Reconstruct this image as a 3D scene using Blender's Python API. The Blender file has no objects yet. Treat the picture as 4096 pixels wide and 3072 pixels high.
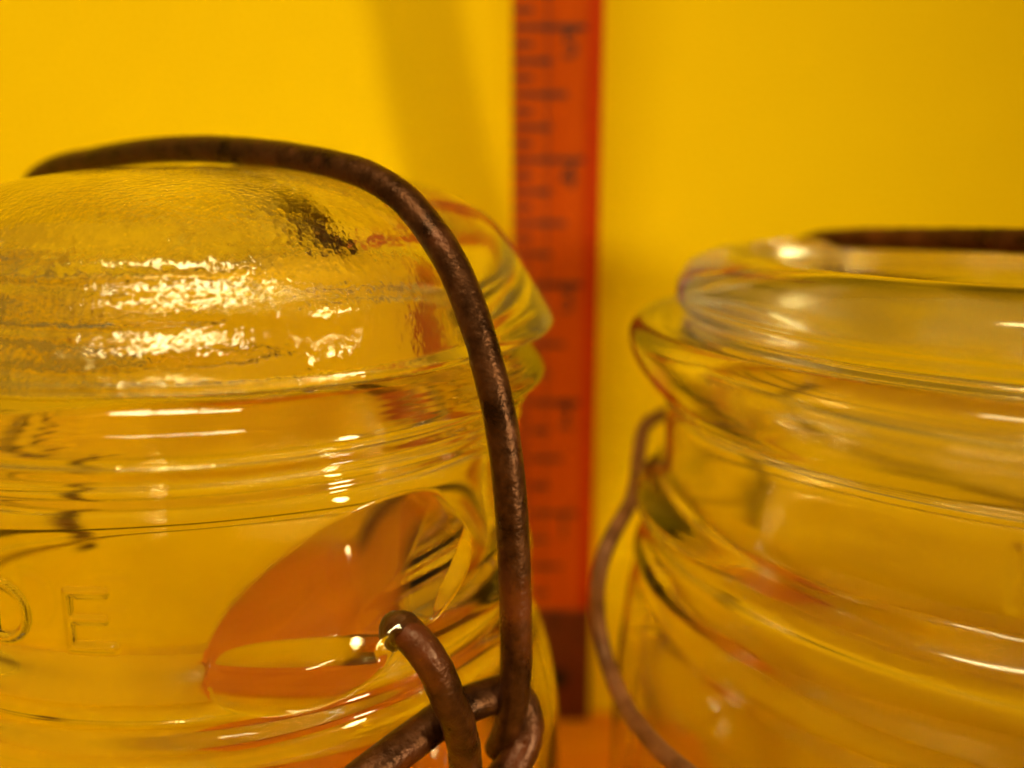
import bpy, bmesh, math, random
import numpy as np
from mathutils import Vector, noise as mnoise

scene = bpy.context.scene
COL = scene.collection
random.seed(7)

# ------------------------------------------------------------------ units
# All positions below are millimetres measured from a point 125 mm above the table top,
# x to the right, y away from the viewer, z up.
TABLE = -125.0      # yellow table top
BASE = TABLE
def W(x, y, z):
    return Vector((x / 1000.0, y / 1000.0, (z - TABLE) / 1000.0))

# ------------------------------------------------------------------ camera
cd = bpy.data.cameras.new('camera')
cam = bpy.data.objects.new('camera', cd)
COL.objects.link(cam)
scene.camera = cam
cam.location = W(0, 0, 0)
cam.rotation_euler = (math.radians(90 - 12.7), 0, 0)
cd.sensor_fit = 'HORIZONTAL'
cd.sensor_width = 36.0
cd.lens = 887.0 / 1024.0 * 36.0
cd.clip_start = 0.004
cd.clip_end = 20
cd.dof.use_dof = True
cd.dof.focus_distance = 0.081
cd.dof.aperture_fstop = 11.5

# ------------------------------------------------------------------ world and lamps
wd = bpy.data.worlds.new("World")
scene.world = wd
wd.use_nodes = True
bg = wd.node_tree.nodes['Background']
bg.inputs['Color'].default_value = (1.0, 0.64, 0.15, 1)
bg.inputs['Strength'].default_value = 0.235

def lamp(name, kind, loc, target, power, color, **kw):
    l = bpy.data.lights.new(name, kind)
    o = bpy.data.objects.new(name, l)
    COL.objects.link(o)
    o.location = loc
    d = (Vector(target) - Vector(loc))
    o.rotation_euler = d.to_track_quat('-Z', 'Y').to_euler()
    l.energy = power
    l.color = color
    for k, v in kw.items():
        setattr(l, k, v)
    return o
TGT = W(0, 130, -30)
WARM = (1.0, 0.84, 0.40)
for k in range(3):          # three shaded tube bulbs of the ceiling fixture above and behind the viewer
    o = lamp('ceiling_bulb', 'AREA', W(-120 - 190 + 190 * k, -420, 800), W(-110, 170, 0), 0.255, WARM, shape='RECTANGLE', size=0.18)
    o.data.size_y = 0.07
    o.data.spread = math.radians(65)
o = lamp('desk_lamp', 'SPOT', W(600, -400, 60), W(-100, 200, 20), 14.6, WARM)
o.data.shadow_soft_size = 0.06
o.data.spot_size = math.radians(27)
o.data.spot_blend = 1.0

# ------------------------------------------------------------------ render
scene.view_settings.view_transform = 'Standard'
scene.view_settings.look = 'None'
scene.view_settings.exposure = 0
scene.view_settings.gamma = 1
scene.view_settings.use_curve_mapping = False
c = scene.cycles
c.max_bounces = 28
c.transmission_bounces = 24
c.glossy_bounces = 8
c.diffuse_bounces = 4
c.transparent_max_bounces = 8
c.caustics_reflective = True
c.caustics_refractive = True
c.blur_glossy = 0.15
c.sample_clamp_indirect = 0.0
c.use_denoising = True
c.filter_width = 1.8
c.use_adaptive_sampling = False

# ------------------------------------------------------------------ materials
class Nodes:
    def __init__(s, name):
        s.m = bpy.data.materials.new(name)
        s.m.use_nodes = True
        s.t = s.m.node_tree
        s.p = s.t.nodes['Principled BSDF']
    def n(s, typ, **kw):
        x = s.t.nodes.new(typ)
        for k, v in kw.items():
            if k in x.inputs:
                x.inputs[k].default_value = v
            else:
                setattr(x, k, v)
        return x
    def l(s, a, b):
        s.t.links.new(a, b)
    def coord(s, scale=(1, 1, 1), rot=(0, 0, 0)):
        tc = s.n('ShaderNodeTexCoord')
        mp = s.n('ShaderNodeMapping')
        mp.inputs['Scale'].default_value = scale
        mp.inputs['Rotation'].default_value = rot
        s.l(tc.outputs['Object'], mp.inputs['Vector'])
        return mp.outputs['Vector']
    def ramp(s, src, stops):
        r = s.n('ShaderNodeValToRGB')
        els = r.color_ramp.elements
        while len(els) < len(stops):
            els.new(0.5)
        for e, (pos, colr) in zip(els, stops):
            e.position = pos
            e.color = (*colr, 1)
        s.l(src, r.inputs['Fac'])
        return r.outputs['Color']

def mat_paper():
    N = Nodes('yellow_paper')
    v = N.coord((9, 9, 9))
    nz = N.n('ShaderNodeTexNoise', Scale=1.0, Detail=3.0)
    N.l(v, nz.inputs['Vector'])
    col = N.ramp(nz.outputs['Fac'], [(0.3, (0.85, 0.555, 0.0002)), (0.7, (0.88, 0.595, 0.0002))])
    N.l(col, N.p.inputs['Base Color'])
    N.p.inputs['Roughness'].default_value = 0.75
    N.p.inputs['Specular IOR Level'].default_value = 0.05
    n2 = N.n('ShaderNodeTexNoise', Scale=2500.0, Detail=2.0)
    b = N.n('ShaderNodeBump', Strength=0.3, Distance=0.0001)
    N.l(n2.outputs['Fac'], b.inputs['Height'])
    N.l(b.outputs['Normal'], N.p.inputs['Normal'])
    return N.m

def mat_glass(name, tint, stipple=0.0, rough=0.0, where='lid'):
    N = Nodes(name)
    N.p.inputs['Base Color'].default_value = (*tint, 1)
    N.p.inputs['Roughness'].default_value = rough
    N.p.inputs['IOR'].default_value = 1.48
    N.p.inputs['Transmission Weight'].default_value = 1.0
    if stipple > 0:
        # pebbled moulding of old pressed glass: fine grains that come and go in patches
        v = N.coord((1.7, 1.7, 1.0), (0.3, 0.2, 0.4)) if where == 'lid' else N.coord((1.0, 1.0, 0.05))
        g = N.n('ShaderNodeTexNoise', Scale=900.0, Detail=1.5, Roughness=0.5)
        N.l(v, g.inputs['Vector'])
        pn = N.n('ShaderNodeTexNoise', Scale=95.0, Detail=3.0)
        N.l(v, pn.inputs['Vector'])
        pm = N.n('ShaderNodeMapRange')
        pm.inputs['From Min'].default_value = 0.235
        pm.inputs['From Max'].default_value = 0.6
        pm.inputs['To Min'].default_value = 0.06
        N.l(pn.outputs['Fac'], pm.inputs['Value'])
        # the right-hand side of the lid was pressed smooth
        tc = N.n('ShaderNodeTexCoord')
        sx = N.n('ShaderNodeSeparateXYZ')
        N.l(tc.outputs['Object'], sx.inputs[0])
        mr = N.n('ShaderNodeMapRange', interpolation_type='SMOOTHSTEP')
        lo, hi = (-0.024, -0.006) if where == 'lid' else (0.094, 0.0985)     # metres across the lid, or up the jar's rim
        mr.inputs['From Min'].default_value = lo
        mr.inputs['From Max'].default_value = hi
        mr.inputs['To Min'].default_value = 1.0 if where == 'lid' else 0.0
        mr.inputs['To Max'].default_value = 0.0 if where == 'lid' else 0.8
        N.l(sx.outputs['X' if where == 'lid' else 'Z'], mr.inputs['Value'])
        m0 = N.n('ShaderNodeMath', operation='MULTIPLY')
        N.l(pm.outputs['Result'], m0.inputs[0])
        N.l(mr.outputs['Result'], m0.inputs[1])
        mu = N.n('ShaderNodeMath', operation='MULTIPLY')
        N.l(g.outputs['Fac'], mu.inputs[0])
        N.l(m0.outputs['Value'], mu.inputs[1])
        b = N.n('ShaderNodeBump', Strength=1.0, Distance=stipple)
        N.l(mu.outputs['Value'], b.inputs['Height'])
        N.l(b.outputs['Normal'], N.p.inputs['Normal'])
    return N.m

def mat_wire(name, dark, mid, rust, metal=0.75, rough=0.42):
    N = Nodes(name)
    v = N.coord((1, 1, 1))
    a = N.n('ShaderNodeTexNoise', Scale=330.0, Detail=6.0, Roughness=0.65)
    N.l(v, a.inputs['Vector'])
    base = N.ramp(a.outputs['Fac'], [(0.36, dark), (0.62, mid)])
    r = N.n('ShaderNodeTexNoise', Scale=120.0, Detail=4.0)
    N.l(v, r.inputs['Vector'])
    rm = N.n('ShaderNodeMapRange')
    rm.inputs['From Min'].default_value = 0.54
    rm.inputs['From Max'].default_value = 0.68
    N.l(r.outputs['Fac'], rm.inputs['Value'])
    mx = N.n('ShaderNodeMix', data_type='RGBA')
    N.l(rm.outputs['Result'], mx.inputs[0])
    N.l(base, mx.inputs[6])
    mx.inputs[7].default_value = (*rust, 1)
    N.l(mx.outputs[2], N.p.inputs['Base Color'])
    me = N.n('ShaderNodeMapRange')
    me.inputs['To Min'].default_value = metal
    me.inputs['To Max'].default_value = 0.1
    N.l(rm.outputs['Result'], me.inputs['Value'])
    N.l(me.outputs['Result'], N.p.inputs['Metallic'])
    ro = N.n('ShaderNodeMapRange')
    ro.inputs['From Min'].default_value = 0.3
    ro.inputs['From Max'].default_value = 0.7
    ro.inputs['To Min'].default_value = rough - 0.1
    ro.inputs['To Max'].default_value = rough + 0.25
    N.l(a.outputs['Fac'], ro.inputs['Value'])
    N.l(ro.outputs['Result'], N.p.inputs['Roughness'])
    b2 = N.n('ShaderNodeTexNoise', Scale=1600.0, Detail=4.0)
    N.l(v, b2.inputs['Vector'])
    b = N.n('ShaderNodeBump', Strength=0.7, Distance=0.0002)
    N.l(b2.outputs['Fac'], b.inputs['Height'])
    N.l(b.outputs['Normal'], N.p.inputs['Normal'])
    return N.m

def mat_wood(name, c1, c2, rough=0.45, scale=(900, 300, 22)):
    N = Nodes(name)
    v = N.coord(scale)
    nz = N.n('ShaderNodeTexNoise', Scale=1.0, Detail=5.0, Distortion=0.6)
    N.l(v, nz.inputs['Vector'])
    N.l(N.ramp(nz.outputs['Fac'], [(0.3, c1), (0.7, c2)]), N.p.inputs['Base Color'])
    N.p.inputs['Roughness'].default_value = rough
    N.p.inputs['Specular IOR Level'].default_value = 0.1
    return N.m

def mat_plain(name, colr, rough=0.6, metal=0.0):
    N = Nodes(name)
    v = N.coord((400, 400, 400))
    nz = N.n('ShaderNodeTexNoise', Scale=1.0, Detail=3.0)
    N.l(v, nz.inputs['Vector'])
    N.l(N.ramp(nz.outputs['Fac'], [(0.3, tuple(x * 0.8 for x in colr)), (0.7, tuple(min(1, x * 1.15) for x in colr))]),
        N.p.inputs['Base Color'])
    N.p.inputs['Roughness'].default_value = rough
    N.p.inputs['Metallic'].default_value = metal
    return N.m

M_PAPER = mat_paper()
M_GLASS = mat_glass('clear_glass', (0.97, 0.92, 0.72), 0.0, 0.05)
M_GLASS_R = mat_glass('smooth_glass', (0.965, 0.91, 0.70), 0.0, 0.11)
M_LID = mat_glass('pebbled_glass', (0.97, 0.915, 0.71), 0.00016, 0.07)
M_RUST = mat_wire('rusty_wire', (0.035, 0.011, 0.004), (0.125, 0.044, 0.019), (0.15, 0.03, 0.006), 0.75, 0.29)
M_PALE = mat_wire('pale_wire', (0.20, 0.085, 0.045), (0.42, 0.19, 0.10), (0.20, 0.07, 0.03), 0.6, 0.45)  # paler wire tone, used for the right jar's lever wire
M_RED = mat_wood('red_stained_wood', (0.43, 0.050, 0.0002), (0.54, 0.078, 0.0003))
M_REDD = mat_wood('dark_red_stain', (0.42, 0.030, 0.0003), (0.48, 0.038, 0.0003))
M_ORANGE = mat_wood('orange_wood', (0.84, 0.24, 0.0015), (0.92, 0.32, 0.002), 0.5, (20, 300, 300))
M_INK = mat_plain('dark_ink', (0.03, 0.004, 0.001), 0.6)
M_PLATE = mat_plain('brown_plate', (0.14, 0.019, 0.003), 0.5, 0.1)
M_RIVET = mat_plain('rivet_metal', (0.016, 0.004, 0.002), 0.5, 0.3)

# ------------------------------------------------------------------ object helpers
def link(name, verts, faces, m, parent=None, smooth=True):
    me = bpy.data.meshes.new(name)
    me.from_pydata(verts, [], faces)
    if smooth:
        me.polygons.foreach_set('use_smooth', np.ones(len(me.polygons), dtype=bool))
    me.materials.append(m)
    me.update()
    o = bpy.data.objects.new(name, me)
    COL.objects.link(o)
    if parent is not None:
        o.parent = parent
        o.matrix_parent_inverse = parent.matrix_basis.inverted()
    return o

def thing(name, loc, label, cat, group=None):
    o = bpy.data.objects.new(name, None)
    COL.objects.link(o)
    o.location = loc
    o.empty_display_size = 0.01
    o['label'] = label
    o['category'] = cat
    if group:
        o['group'] = group
    return o

def spline(pts, step, tension=0.5):
    """centripetal Catmull-Rom through pts (any dimension), resampled about every `step`"""
    P = np.array(pts, float)
    P = np.vstack([2 * P[0] - P[1], P, 2 * P[-1] - P[-2]])
    out = []
    for i in range(1, len(P) - 2):
        p0, p1, p2, p3 = P[i - 1:i + 3]
        t0 = 0.0
        t1 = t0 + max(np.linalg.norm(p1 - p0), 1e-6) ** tension
        t2 = t1 + max(np.linalg.norm(p2 - p1), 1e-6) ** tension
        t3 = t2 + max(np.linalg.norm(p3 - p2), 1e-6) ** tension
        n = max(2, int(math.ceil(np.linalg.norm(p2 - p1) / step)))
        for t in np.linspace(t1, t2, n, endpoint=False):
            A1 = (t1 - t) / (t1 - t0) * p0 + (t - t0) / (t1 - t0) * p1
            A2 = (t2 - t) / (t2 - t1) * p1 + (t - t1) / (t2 - t1) * p2
            A3 = (t3 - t) / (t3 - t2) * p2 + (t - t2) / (t3 - t2) * p3
            B1 = (t2 - t) / (t2 - t0) * A1 + (t - t0) / (t2 - t0) * A2
            B2 = (t3 - t) / (t3 - t1) * A2 + (t - t1) / (t3 - t1) * A3
            out.append((t2 - t) / (t2 - t1) * B1 + (t - t1) / (t2 - t1) * B2)
    out.append(P[-2])
    return np.array(out)

def wobble(th, z, R, amp, seed):
    """slow unevenness of hand-finished glass, as a sum of sines round the jar and up it"""
    rng = np.random.RandomState(seed)
    s = np.zeros_like(th)
    for k in range(14):
        f = rng.randint(1, 14)
        g = rng.uniform(-0.28, 0.28)
        s += rng.uniform(0.3, 1.0) / (1 + 0.25 * f) * np.sin(f * th + g * z + rng.uniform(0, 6.28))
    return amp * s

def lathe(name, prof, center, thetas, m, parent, disp=None):
    """prof: rows of (radius, z) ordered so that the solid's outside is on the right-hand side; closed at axis or as a ring"""
    cx, cy = center
    nt = len(thetas)
    R = prof[:, 0][:, None] * np.ones(nt)[None, :]
    Z = prof[:, 1][:, None] * np.ones(nt)[None, :]
    T = thetas[None, :] * np.ones(len(prof))[:, None]
    if disp is not None:
        R, Z = disp(R, Z, T)
    X = cx + R * np.cos(T)
    Y = cy + R * np.sin(T)
    V = np.stack([X, Y, Z - TABLE], -1).reshape(-1, 3) / 1000.0
    nr = len(prof)
    i = np.arange(nr - 1)[:, None]
    j = np.arange(nt)[None, :]
    j2 = (j + 1) % nt
    F = np.stack([i * nt + j, i * nt + j2 + 0 * i, (i + 1) * nt + j2, (i + 1) * nt + j], -1).reshape(-1, 4)
    verts = V.tolist()
    faces = F[:, ::-1].tolist()
    # close the ends on the axis
    if prof[0, 0] < 1.0:
        verts.append([cx / 1000, cy / 1000, (prof[0, 1] - TABLE) / 1000])
        k = len(verts) - 1
        faces += [[(a + 1) % nt, a, k][::-1][::-1] for a in range(nt)]
    if prof[-1, 0] < 1.0:
        verts.append([cx / 1000, cy / 1000, (prof[-1, 1] - TABLE) / 1000])
        k = len(verts) - 1
        b = (nr - 1) * nt
        faces += [[b + a, b + (a + 1) % nt, k] for a in range(nt)]
    o = link(name, verts, faces, m, parent)
    bm = bmesh.new()
    bm.from_mesh(o.data)
    bmesh.ops.recalc_face_normals(bm, faces=bm.faces)
    bm.to_mesh(o.data)
    bm.free()
    return o

def theta_grid(lo, hi, fine, coarse):
    a = np.radians(np.arange(lo, hi, fine))
    b = np.radians(np.arange(hi, lo + 360, coarse))
    return np.concatenate([a, b])

def tube(name, pts, r, m, parent, seg=20, step=0.5, rough=0.05, cap=True, seed=0, taper=None):
    P = spline(pts, step)
    n = len(P)
    T = np.gradient(P, axis=0)
    T /= np.linalg.norm(T, axis=1)[:, None]
    up = np.array([0.31, 0.2, 0.93])
    nrm = np.cross(T[0], up)
    nrm /= np.linalg.norm(nrm)
    V = []
    for i in range(n):
        nrm = nrm - T[i] * np.dot(nrm, T[i])
        nrm /= np.linalg.norm(nrm)
        bi = np.cross(T[i], nrm)
        for k in range(seg):
            a = 2 * math.pi * k / seg
            d = nrm * math.cos(a) + bi * math.sin(a)
            q = P[i] + d * r
            e = mnoise.noise(Vector(q * 0.55) + Vector((seed, 0, 0))) * rough + mnoise.noise(Vector(q * 1.9) + Vector((seed, 9, 0))) * rough * 0.7
            q = P[i] + d * r * (1 + e)
            V.append(W(*q))
    F = []
    for i in range(n - 1):
        for k in range(seg):
            k2 = (k + 1) % seg
            F.append((i * seg + k, i * seg + k2, (i + 1) * seg + k2, (i + 1) * seg + k))
    if cap:
        F.append(tuple(range(seg))[::-1])
        F.append(tuple((n - 1) * seg + k for k in range(seg)))
    return link(name, V, F, m, parent)

def box(name, x0, x1, y0, y1, z0, z1, m, parent, bev=0.3, holes=None):
    bm = bmesh.new()
    bmesh.ops.create_cube(bm, size=1.0)
    for v in bm.verts:
        v.co = W((x0 + x1) / 2 + v.co.x * (x1 - x0), (y0 + y1) / 2 + v.co.y * (y1 - y0), (z0 + z1) / 2 + v.co.z * (z1 - z0))
    if bev:
        bmesh.ops.bevel(bm, geom=bm.edges[:], offset=bev / 1000, segments=2, profile=0.5, affect='EDGES')
    me = bpy.data.meshes.new(name)
    bm.to_mesh(me)
    bm.free()
    me.materials.append(m)
    o = bpy.data.objects.new(name, me)
    COL.objects.link(o)
    if parent is not None:
        o.parent = parent
        o.matrix_parent_inverse = parent.matrix_basis.inverted()
    return o

# ------------------------------------------------------------------ setting: yellow table top, a yellow board leaning back behind it
def wall_y(z):
    s = max(0.0, z + 105)
    return 180.9 + math.tan(math.radians(11)) * (s * s / (s + 6)) if s > 0 else 180.9

def build_setting():
    zs = [TABLE - 0.0] + list(np.arange(-121, 20, 4)) + list(np.arange(20, 760, 20))
    xs = np.linspace(-700, 700, 41)
    n = len(xs)
    V, F = [], []
    for side in (0, 1):                       # a board 4 mm thick
        base = len(V)
        for z in zs:
            for x in xs:
                V.append(W(x, wall_y(z) + 4.0 * side, z))
        for i in range(len(zs) - 1):
            for j in range(n - 1):
                f = (base + i * n + j, base + i * n + j + 1, base + (i + 1) * n + j + 1, base + (i + 1) * n + j)
                F.append(f if side == 0 else f[::-1])
    o = link('backdrop', V, F, M_PAPER)
    o['kind'] = 'structure'
    t = box('table', -700, 700, -700, 400, TABLE - 30, TABLE, M_PAPER, None, 2.0)
    t['kind'] = 'structure'
    b = box('added_block', -62, 38, 149.5, 180.6, TABLE, -117, M_ORANGE, None, 0.6)
    b['label'] = 'low orange wooden block that the red rule stands on between the jars'
    b['category'] = 'block'
build_setting()

# ------------------------------------------------------------------ left jar
CL = (-34.0, 105.0)
BAIL_AZ = math.radians(-36)
jarL = thing('glass_jar', W(CL[0], CL[1], BASE),
             'clear glass jar with domed pebbled lid under a thick rusty wire bail', 'jar',
             'glass jars in front of the folding rule')

outer = spline([(31.2, -18.6), (31.8, -17.5), (33.2, -17.1), (35.4, -17.3), (36.1, -18.0), (36.9, -19.3), (37.7, -20.6), (37.9, -21.5), (37.3, -22.3), (35.9, -22.9),
                (35.5, -23.2), (35.9, -24.0), (35.3, -24.9), (34.9, -25.8), (35.1, -26.6), (34.6, -27.6), (34.25, -28.6), (34.1, -30),
                (34.1, -34), (34.2, -39.6), (34.6, -40.8), (35.9, -42.6), (36.5, -44.2), (36.2, -45.6), (35.4, -46.6), (35.5, -47.5),
                (36.4, -48.6), (36.5, -49.8), (36.2, -51), (36.7, -53), (37.7, -55.5), (39.2, -61), (40.1, -67), (40.5, -75), (40.6, -90), (40.6, BASE + 10),
                (39.6, BASE + 4), (36.5, BASE + 0.4), (33, BASE), (20, BASE + 0.8), (0.5, BASE + 1)], 0.22)
inner = spline([(0.5, BASE + 5.5), (30, BASE + 5), (35.5, BASE + 7.5), (37.3, BASE + 14), (37.3, -90), (37.2, -75), (36.8, -67), (35.7, -61), (34.1, -55),
                (32.6, -51), (32.0, -47), (31.6, -43), (31.2, -38), (30.9, -30), (30.8, -24), (30.9, -20), (31.2, -18.6)], 0.5)
# drop rows far below view to coarse spacing
def thin(prof, z0, keep):
    out = []
    for i, p in enumerate(prof):
        if p[1] < z0 and i % keep and 0 < i < len(prof) - 1:
            continue
        out.append(p)
    return np.array(out)
outer, inner = thin(outer, -62, 8), thin(inner, -62, 6)
profL = np.vstack([outer, inner[:-1]])
LO = len(outer)

def seg_dist(a, b, p0, p1):
    dx, dz = p1[0] - p0[0], p1[1] - p0[1]
    L2 = dx * dx + dz * dz
    t = np.clip(((a - p0[0]) * dx + (b - p0[1]) * dz) / L2, 0, 1)
    return np.hypot(a - p0[0] - t * dx, b - p0[1] - t * dz)

BOSS_T, BOSS_Z, BOSS_TILT = math.radians(-57), -37.6, math.radians(23)
def jarL_disp(R, Z, T):
    is_out = (np.arange(len(R))[:, None] < LO) & np.ones_like(R, bool)
    th = T
    R = R + wobble(th, Z, R, 0.055, 3) * is_out + wobble(th, Z, R, 0.16, 5) * (~is_out) * (R > 5)
    R = R + 0.035 * np.sin(Z * 12.0) * is_out * np.exp(-((Z + 19.6) / 1.6) ** 2)
    # raised letters
    a = 34.2 * (th - math.radians(-94.7))
    ZL = Z + 0.6
    strokes = [((-1.9, -33.9), (-1.9, -39.1)), ((-1.9, -33.9), (1.5, -33.9)), ((-1.9, -36.5), (1.25, -36.5)), ((-1.9, -39.1), (1.9, -39.1))]
    d = np.full_like(R, 99.0)
    for p0, p1 in strokes:
        d = np.minimum(d, seg_dist(a, ZL, p0, p1))
    # D to the left of it
    o = -10.1
    pts = [(o, -33.9)] + [(o + 1.2 + 2.6 * math.sin(t), -36.5 + 2.6 * math.cos(t)) for t in np.linspace(0, math.pi, 11)] + [(o, -39.1), (o, -33.9)]
    for p0, p1 in zip(pts[:-1], pts[1:]):
        d = np.minimum(d, seg_dist(a, ZL, p0, p1))
    emb = 0.42 * (0.5 + 0.5 * np.cos(np.pi * np.clip(d / 0.62, 0, 1)))
    # boss that carries the wire
    A = 36.0 * (th - BOSS_T)
    B = Z - BOSS_Z
    u = A * math.cos(BOSS_TILT) + B * math.sin(BOSS_TILT)
    v = -A * math.sin(BOSS_TILT) + B * math.cos(BOSS_TILT)
    # roof-shaped lens: ridge along its lower side, long face sloping up and back
    w = np.sqrt(np.clip(1 - (u / 14.2) ** 2, 1e-4, 1))
    ve = 7.2 * w
    v0 = -0.30 * ve
    dv = np.sqrt((v - v0) ** 2 + 0.10) - 0.3
    fall = np.where(v > v0, dv / (ve - v0), dv / (ve + v0))
    boss = 8.4 * w * np.clip(1 - fall, 0, 1) * (np.abs(u) < 14.2)
    flat = 3.3 + 0.50 * (u + 8.0) + 0.05 * (v + 2)                                # crest ground down to a flat oval thumb-mark
    boss = 0.5 * (boss + flat - np.sqrt((boss - flat) ** 2 + 0.012))
    boss = np.maximum(boss, 0)
    # shallow socket in the boss where the wire end is seated
    hu = 36.0 * (th - math.radians(-53.0))
    hole = np.clip(1 - (hu ** 2 + (Z + 40.1) ** 2) / 2.7 ** 2, 0, 1)
    R = R + is_out * (emb + np.maximum(boss, 0) - 0.9 * hole)
    return R, Z
lathe('jar_body', profL, CL, theta_grid(-128, -18, 0.3, 1.2), M_GLASS, jarL, jarL_disp)

lidL = np.vstack([spline([(0.5, 2.0), (8, 1.9), (16, 1.3), (23, 0.0), (27.5, -1.6), (30.6, -3.6), (33.0, -6.4), (35.2, -10.0), (36.9, -12.9),
                          (38.2, -15.3), (38.3, -15.9), (37.8, -16.5), (36, -16.75), (32.6, -16.8)], 0.3),
                  spline([(30.2, -17.6), (29.6, -19.4), (28.4, -19.6), (27.6, -17), (26.8, -12.8), (25.2, -9.9), (22, -7.6), (16, -5.7), (9, -4.6), (0.5, -4.4)], 0.4)])
def lidL_disp(R, Z, T):
    n = len(R)
    row = np.arange(n)[:, None] * np.ones_like(R)
    fade = np.clip(R / 12, 0, 1)
    R2 = R + wobble(T, Z, R, 0.05, 11) * fade
    Z2 = Z + wobble(T, R, R, 0.06, 12) * fade
    # shallow horizontal mould lines round the cone
    R2 += 0.17 * np.sin(Z * 1.75 + 0.35 * np.sin(2 * T)) * np.clip((R - 29) / 3, 0, 1) * np.clip((-np.cos(T + 0.35) + 0.75) / 0.5, 0.0, 1)
    inside = (row > NLO) & (R > 10) & (R < 28)
    R2 += inside * 0.55 * np.sin(Z * 1.9) * np.clip((-np.cos(T + 0.35) + 0.75) / 0.5, 0.0, 1)
    return R2, Z2
NLO = int(np.argmin(lidL[:, 1])) + 3
lathe('lid', lidL, (CL[0] + 0.6, CL[1] + 1.2), theta_grid(-150, 30, 0.4, 1.2), M_LID, jarL, lidL_disp)

def bail_pts(c, az, sz):
    return [(c[0] + s * math.cos(az), c[1] + s * math.sin(az), z) for s, z in sz]
bailL = bail_pts(CL, BAIL_AZ, [(-47, -52), (-47.6, -40), (-47.9, -28), (-47.8, -17), (-47.3, -10), (-46.1, -4.6), (-43.9, -1.2), (-40.5, 0.9), (-35, 2.3), (-26.2, 3.1), (-18, 3.7), (-10, 4.0), (-1.2, 3.9), (10.8, 3.0),
                 (19.4, 1.8), (24.6, 0.6), (28.9, -1.4), (31.8, -3.8), (34.65, -6.9), (36.84, -10.7), (38.74, -15.4), (40.6, -21.4),
                 (41.7, -28.1), (42.25, -35.1), (42.5, -42.4), (42.4, -49), (41.5, -54.4), (40.4, -57.2)])
tube('bail_wire', bailL, 1.6, M_RUST, jarL, seg=24, rough=0.018, seed=1)
tube('boss_wire', [(-10.9, 74.5, -40.1), (-9.7, 73.0, -39.3), (-8.4, 72.0, -39.9), (-7.0, 71.9, -42.1), (-5.9, 72.4, -45.4), (-5.0, 73.5, -49.0), (-4.5, 74.6, -53), (-4.4, 75.2, -60), (-4.5, 75.4, -72)], 1.6, M_RUST, jarL, seg=24, rough=0.05, seed=4)
tube('lever_wire', [(-24, 67.0, -60.5), (-14.0, 72.0, -53.8), (-9.2, 76.2, -52.2), (-5.6, 78.9, -51.0), (-2.6, 80.9, -50.9), (-0.2, 82.2, -51.2), (1.2, 81.9, -53.0),
                    (1.3, 80.6, -55.4), (0.1, 79.2, -57.3), (-1.6, 78.4, -59.3), (-4.2, 78.0, -62), (-6, 77.6, -67)], 1.85, M_RUST, jarL, seg=24, rough=0.018, seed=8)

# ------------------------------------------------------------------ right jar
CR = (64.0, 107.0)
jarR = thing('glass_jar', W(CR[0], CR[1], BASE),
             'clear glass jar with flat stepped lid and wide flared rim', 'jar',
             'glass jars in front of the folding rule')
outerR = spline([(38.2, -19.6), (38.8, -18.3), (40.2, -17.9), (42.8, -17.9), (44.2, -17.5), (46.2, -16.7), (47.9, -16.6), (49.1, -17.9), (49.2, -19.3), (48.5, -21.6),
                 (46.8, -24.2), (44.9, -26.4), (44.3, -28), (44.2, -31), (44.3, -35.8), (44.9, -37.2), (46.6, -38.4), (47.7, -39.8), (47.6, -41.4), (46.8, -42.8),
                 (46.5, -44.4), (46.9, -46.2), (47.7, -47.8), (47.7, -49.2), (47.5, -50.8), (48.1, -52.8), (48.5, -55), (48.8, -58), (49.5, -64), (50, -72), (50.2, -90),
                 (50.2, BASE + 10), (49, BASE + 4), (45, BASE + 0.3), (40, BASE), (20, BASE + 0.8), (0.5, BASE + 1)], 0.35)
innerR = spline([(0.5, BASE + 5.5), (38, BASE + 5), (44, BASE + 7.5), (46.3, BASE + 14), (46.6, -90), (46.5, -72), (46, -64), (45.2, -58), (44, -52), (43, -46), (42, -40), (41, -33), (40.3, -27),
                 (39, -23), (38.2, -19.6)], 0.6)
outerR, innerR = thin(outerR, -66, 6), thin(innerR, -66, 4)
profR = np.vstack([outerR, innerR[:-1]])
LOR = len(outerR)
def jarR_disp(R, Z, T):
    is_out = (np.arange(len(R))[:, None] < LOR) & np.ones_like(R, bool)
    R = R + wobble(T, Z, R, 0.03, 23) * is_out + wobble(T, Z, R, 0.06, 25) * (~is_out) * (R > 5)
    a = 44.3 * (T - math.radians(-120.0))
    d = seg_dist(a, Z, (0, -29.6), (0.3, -34.6))
    R = R + is_out * 0.3 * np.clip(1 - (d / 0.6) ** 2, 0, 1)
    return R, Z
lathe('jar_body', profR, CR, theta_grid(-200, -80, 0.4, 1.2), M_GLASS_R, jarR, jarR_disp)
lidR = np.vstack([spline([(0.5, -10.9), (14, -11.0), (26, -11.2), (31, -10.9), (34, -9.6), (36.5, -8.6), (38.5, -8.4), (40.4, -8.9), (42.2, -10.2), (43.3, -12.2), (43.4, -14.2),
                          (42.6, -15.6), (42.3, -16.4), (42.6, -17.2), (41.8, -17.5), (39.6, -17.4)], 0.35),
                  spline([(37.6, -18.0), (37, -20.5), (35.4, -20.6), (34.4, -18), (32.5, -16.4), (26, -15.9), (10, -15.6), (0.5, -15.5)], 0.5)])
def lidR_disp(R, Z, T):
    fade = np.clip(R / 12, 0, 1)
    return R + wobble(T, Z, R, 0.06, 31) * fade, Z + wobble(T, R, R, 0.07, 33) * fade
lathe('lid', lidR, CR, theta_grid(-220, -60, 0.5, 1.2), M_GLASS_R, jarR, lidR_disp)
BAZ = math.atan2(-40, 16)
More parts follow.
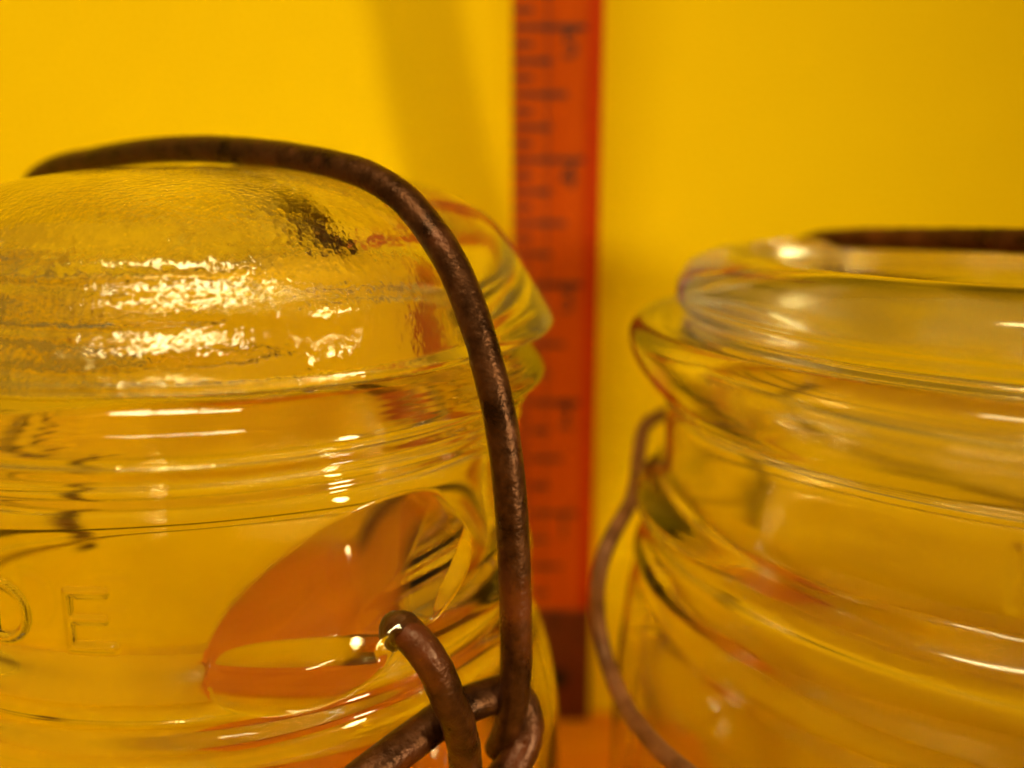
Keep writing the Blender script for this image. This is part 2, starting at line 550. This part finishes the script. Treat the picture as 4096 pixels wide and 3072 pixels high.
bailR = bail_pts(CR, BAZ, [(-52, -56), (-52, -40), (-51.5, -25), (-49.5, -15.5), (-46, -11.2), (-41, -9.2), (-33, -8.2), (-22, -7.6), (-8, -7.0), (0, -6.8), (12, -6.7), (26, -7.0),
                           (38, -8.0), (44, -10), (48.5, -15), (51, -24), (52, -40), (52, -56)])
tube('bail_wire', bailR, 1.6, M_RUST, jarR, seg=20, rough=0.05, seed=14)
tube('lever_wire', [(34, 147, -37), (25.5, 139, -36), (20.6, 132, -36.4), (18.9, 126.5, -38.8), (17.6, 120, -41.6), (16.0, 115, -43.2), (14.0, 111.5, -44.8), (12.2, 108.6, -47), (11.2, 107, -50.6), (11.2, 106.6, -55), (12.0, 104.5, -59.4), (13.7, 97.5, -62.0), (15.9, 89.5, -61.8), (18.4, 83.3, -61.1), (21.2, 78.4, -60.7), (26, 71.5, -60.5), (33, 65, -60.5)], 1.05, M_PALE, jarR, seg=20, rough=0.04, seed=17)

# ------------------------------------------------------------------ folding rule
rule = thing('folding_ruler', W(8.7, 178.5, -117),
             'red wooden folding rule with black inch marks standing upright before the yellow background', 'ruler')
box('rule_section', 0.0, 17.3, 177.0, 180.0, -90.2, 95.0, M_RED, rule, 0.35)
box('edge_band', 14.2, 17.1, 176.75, 177.05, -89.9, 95.0, M_REDD, rule, 0.1)
box('center_line', 6.55, 6.85, 176.85, 177.05, -89.9, 95.0, M_INK, rule, 0)
box('end_plate', 0.0, 17.2, 176.7, 180.2, -117, -90.5, M_PLATE, rule, 0.4)

def disc(name, x, y, z, r, h, m, parent):
    bm = bmesh.new()
    bmesh.ops.create_cone(bm, cap_ends=True, segments=32, radius1=r / 1000, radius2=r * 0.86 / 1000, depth=h / 1000)
    for v in bm.verts:
        co = v.co.copy()
        v.co = W(x + co.x * 1000, y - co.z * 1000, z + co.y * 1000)
    me = bpy.data.meshes.new(name)
    bm.to_mesh(me)
    bm.free()
    me.materials.append(m)
    o = bpy.data.objects.new(name, me)
    COL.objects.link(o)
    o.parent = parent
    o.matrix_parent_inverse = parent.matrix_basis.inverted()
    return o
disc('rivet', 10.2, 176.2, -106.4, 2.3, 0.9, M_RIVET, rule)

LINE0, INCH = -67.9, 24.15
for q in range(-8, 8 * 7):
    z = LINE0 + q * INCH / 8
    if z < -88 or z > 94:
        continue
    k = q % 8
    L = 14.0 if k == 0 else 10.6 if k == 4 else 7.6 if k in (2, 6) else 4.0
    box('tick_mark', 0.5, L, 176.86, 177.05, z - 0.48, z + 0.48, M_INK, rule, 0)
for n in range(1, 8):
    z = LINE0 + (n - 1) * INCH
    cu = bpy.data.curves.new('numeral', 'FONT')
    cu.body = str(n)
    cu.size = 0.0072
    cu.extrude = 0.00009
    cu.align_x = 'CENTER'
    cu.align_y = 'CENTER'
    tmp = bpy.data.objects.new('numeral', cu)
    me = bpy.data.meshes.new_from_object(tmp)
    bpy.data.objects.remove(tmp)
    for v in me.vertices:
        co = v.co.copy()
        v.co = W(10.9 + co.x * 1000, 176.93 - co.z * 1000, z - 3.3 + co.y * 1000)
    me.materials.clear()
    me.materials.append(M_INK)
    o = bpy.data.objects.new('numeral', me)
    COL.objects.link(o)
    o.parent = rule
    o.matrix_parent_inverse = rule.matrix_basis.inverted()
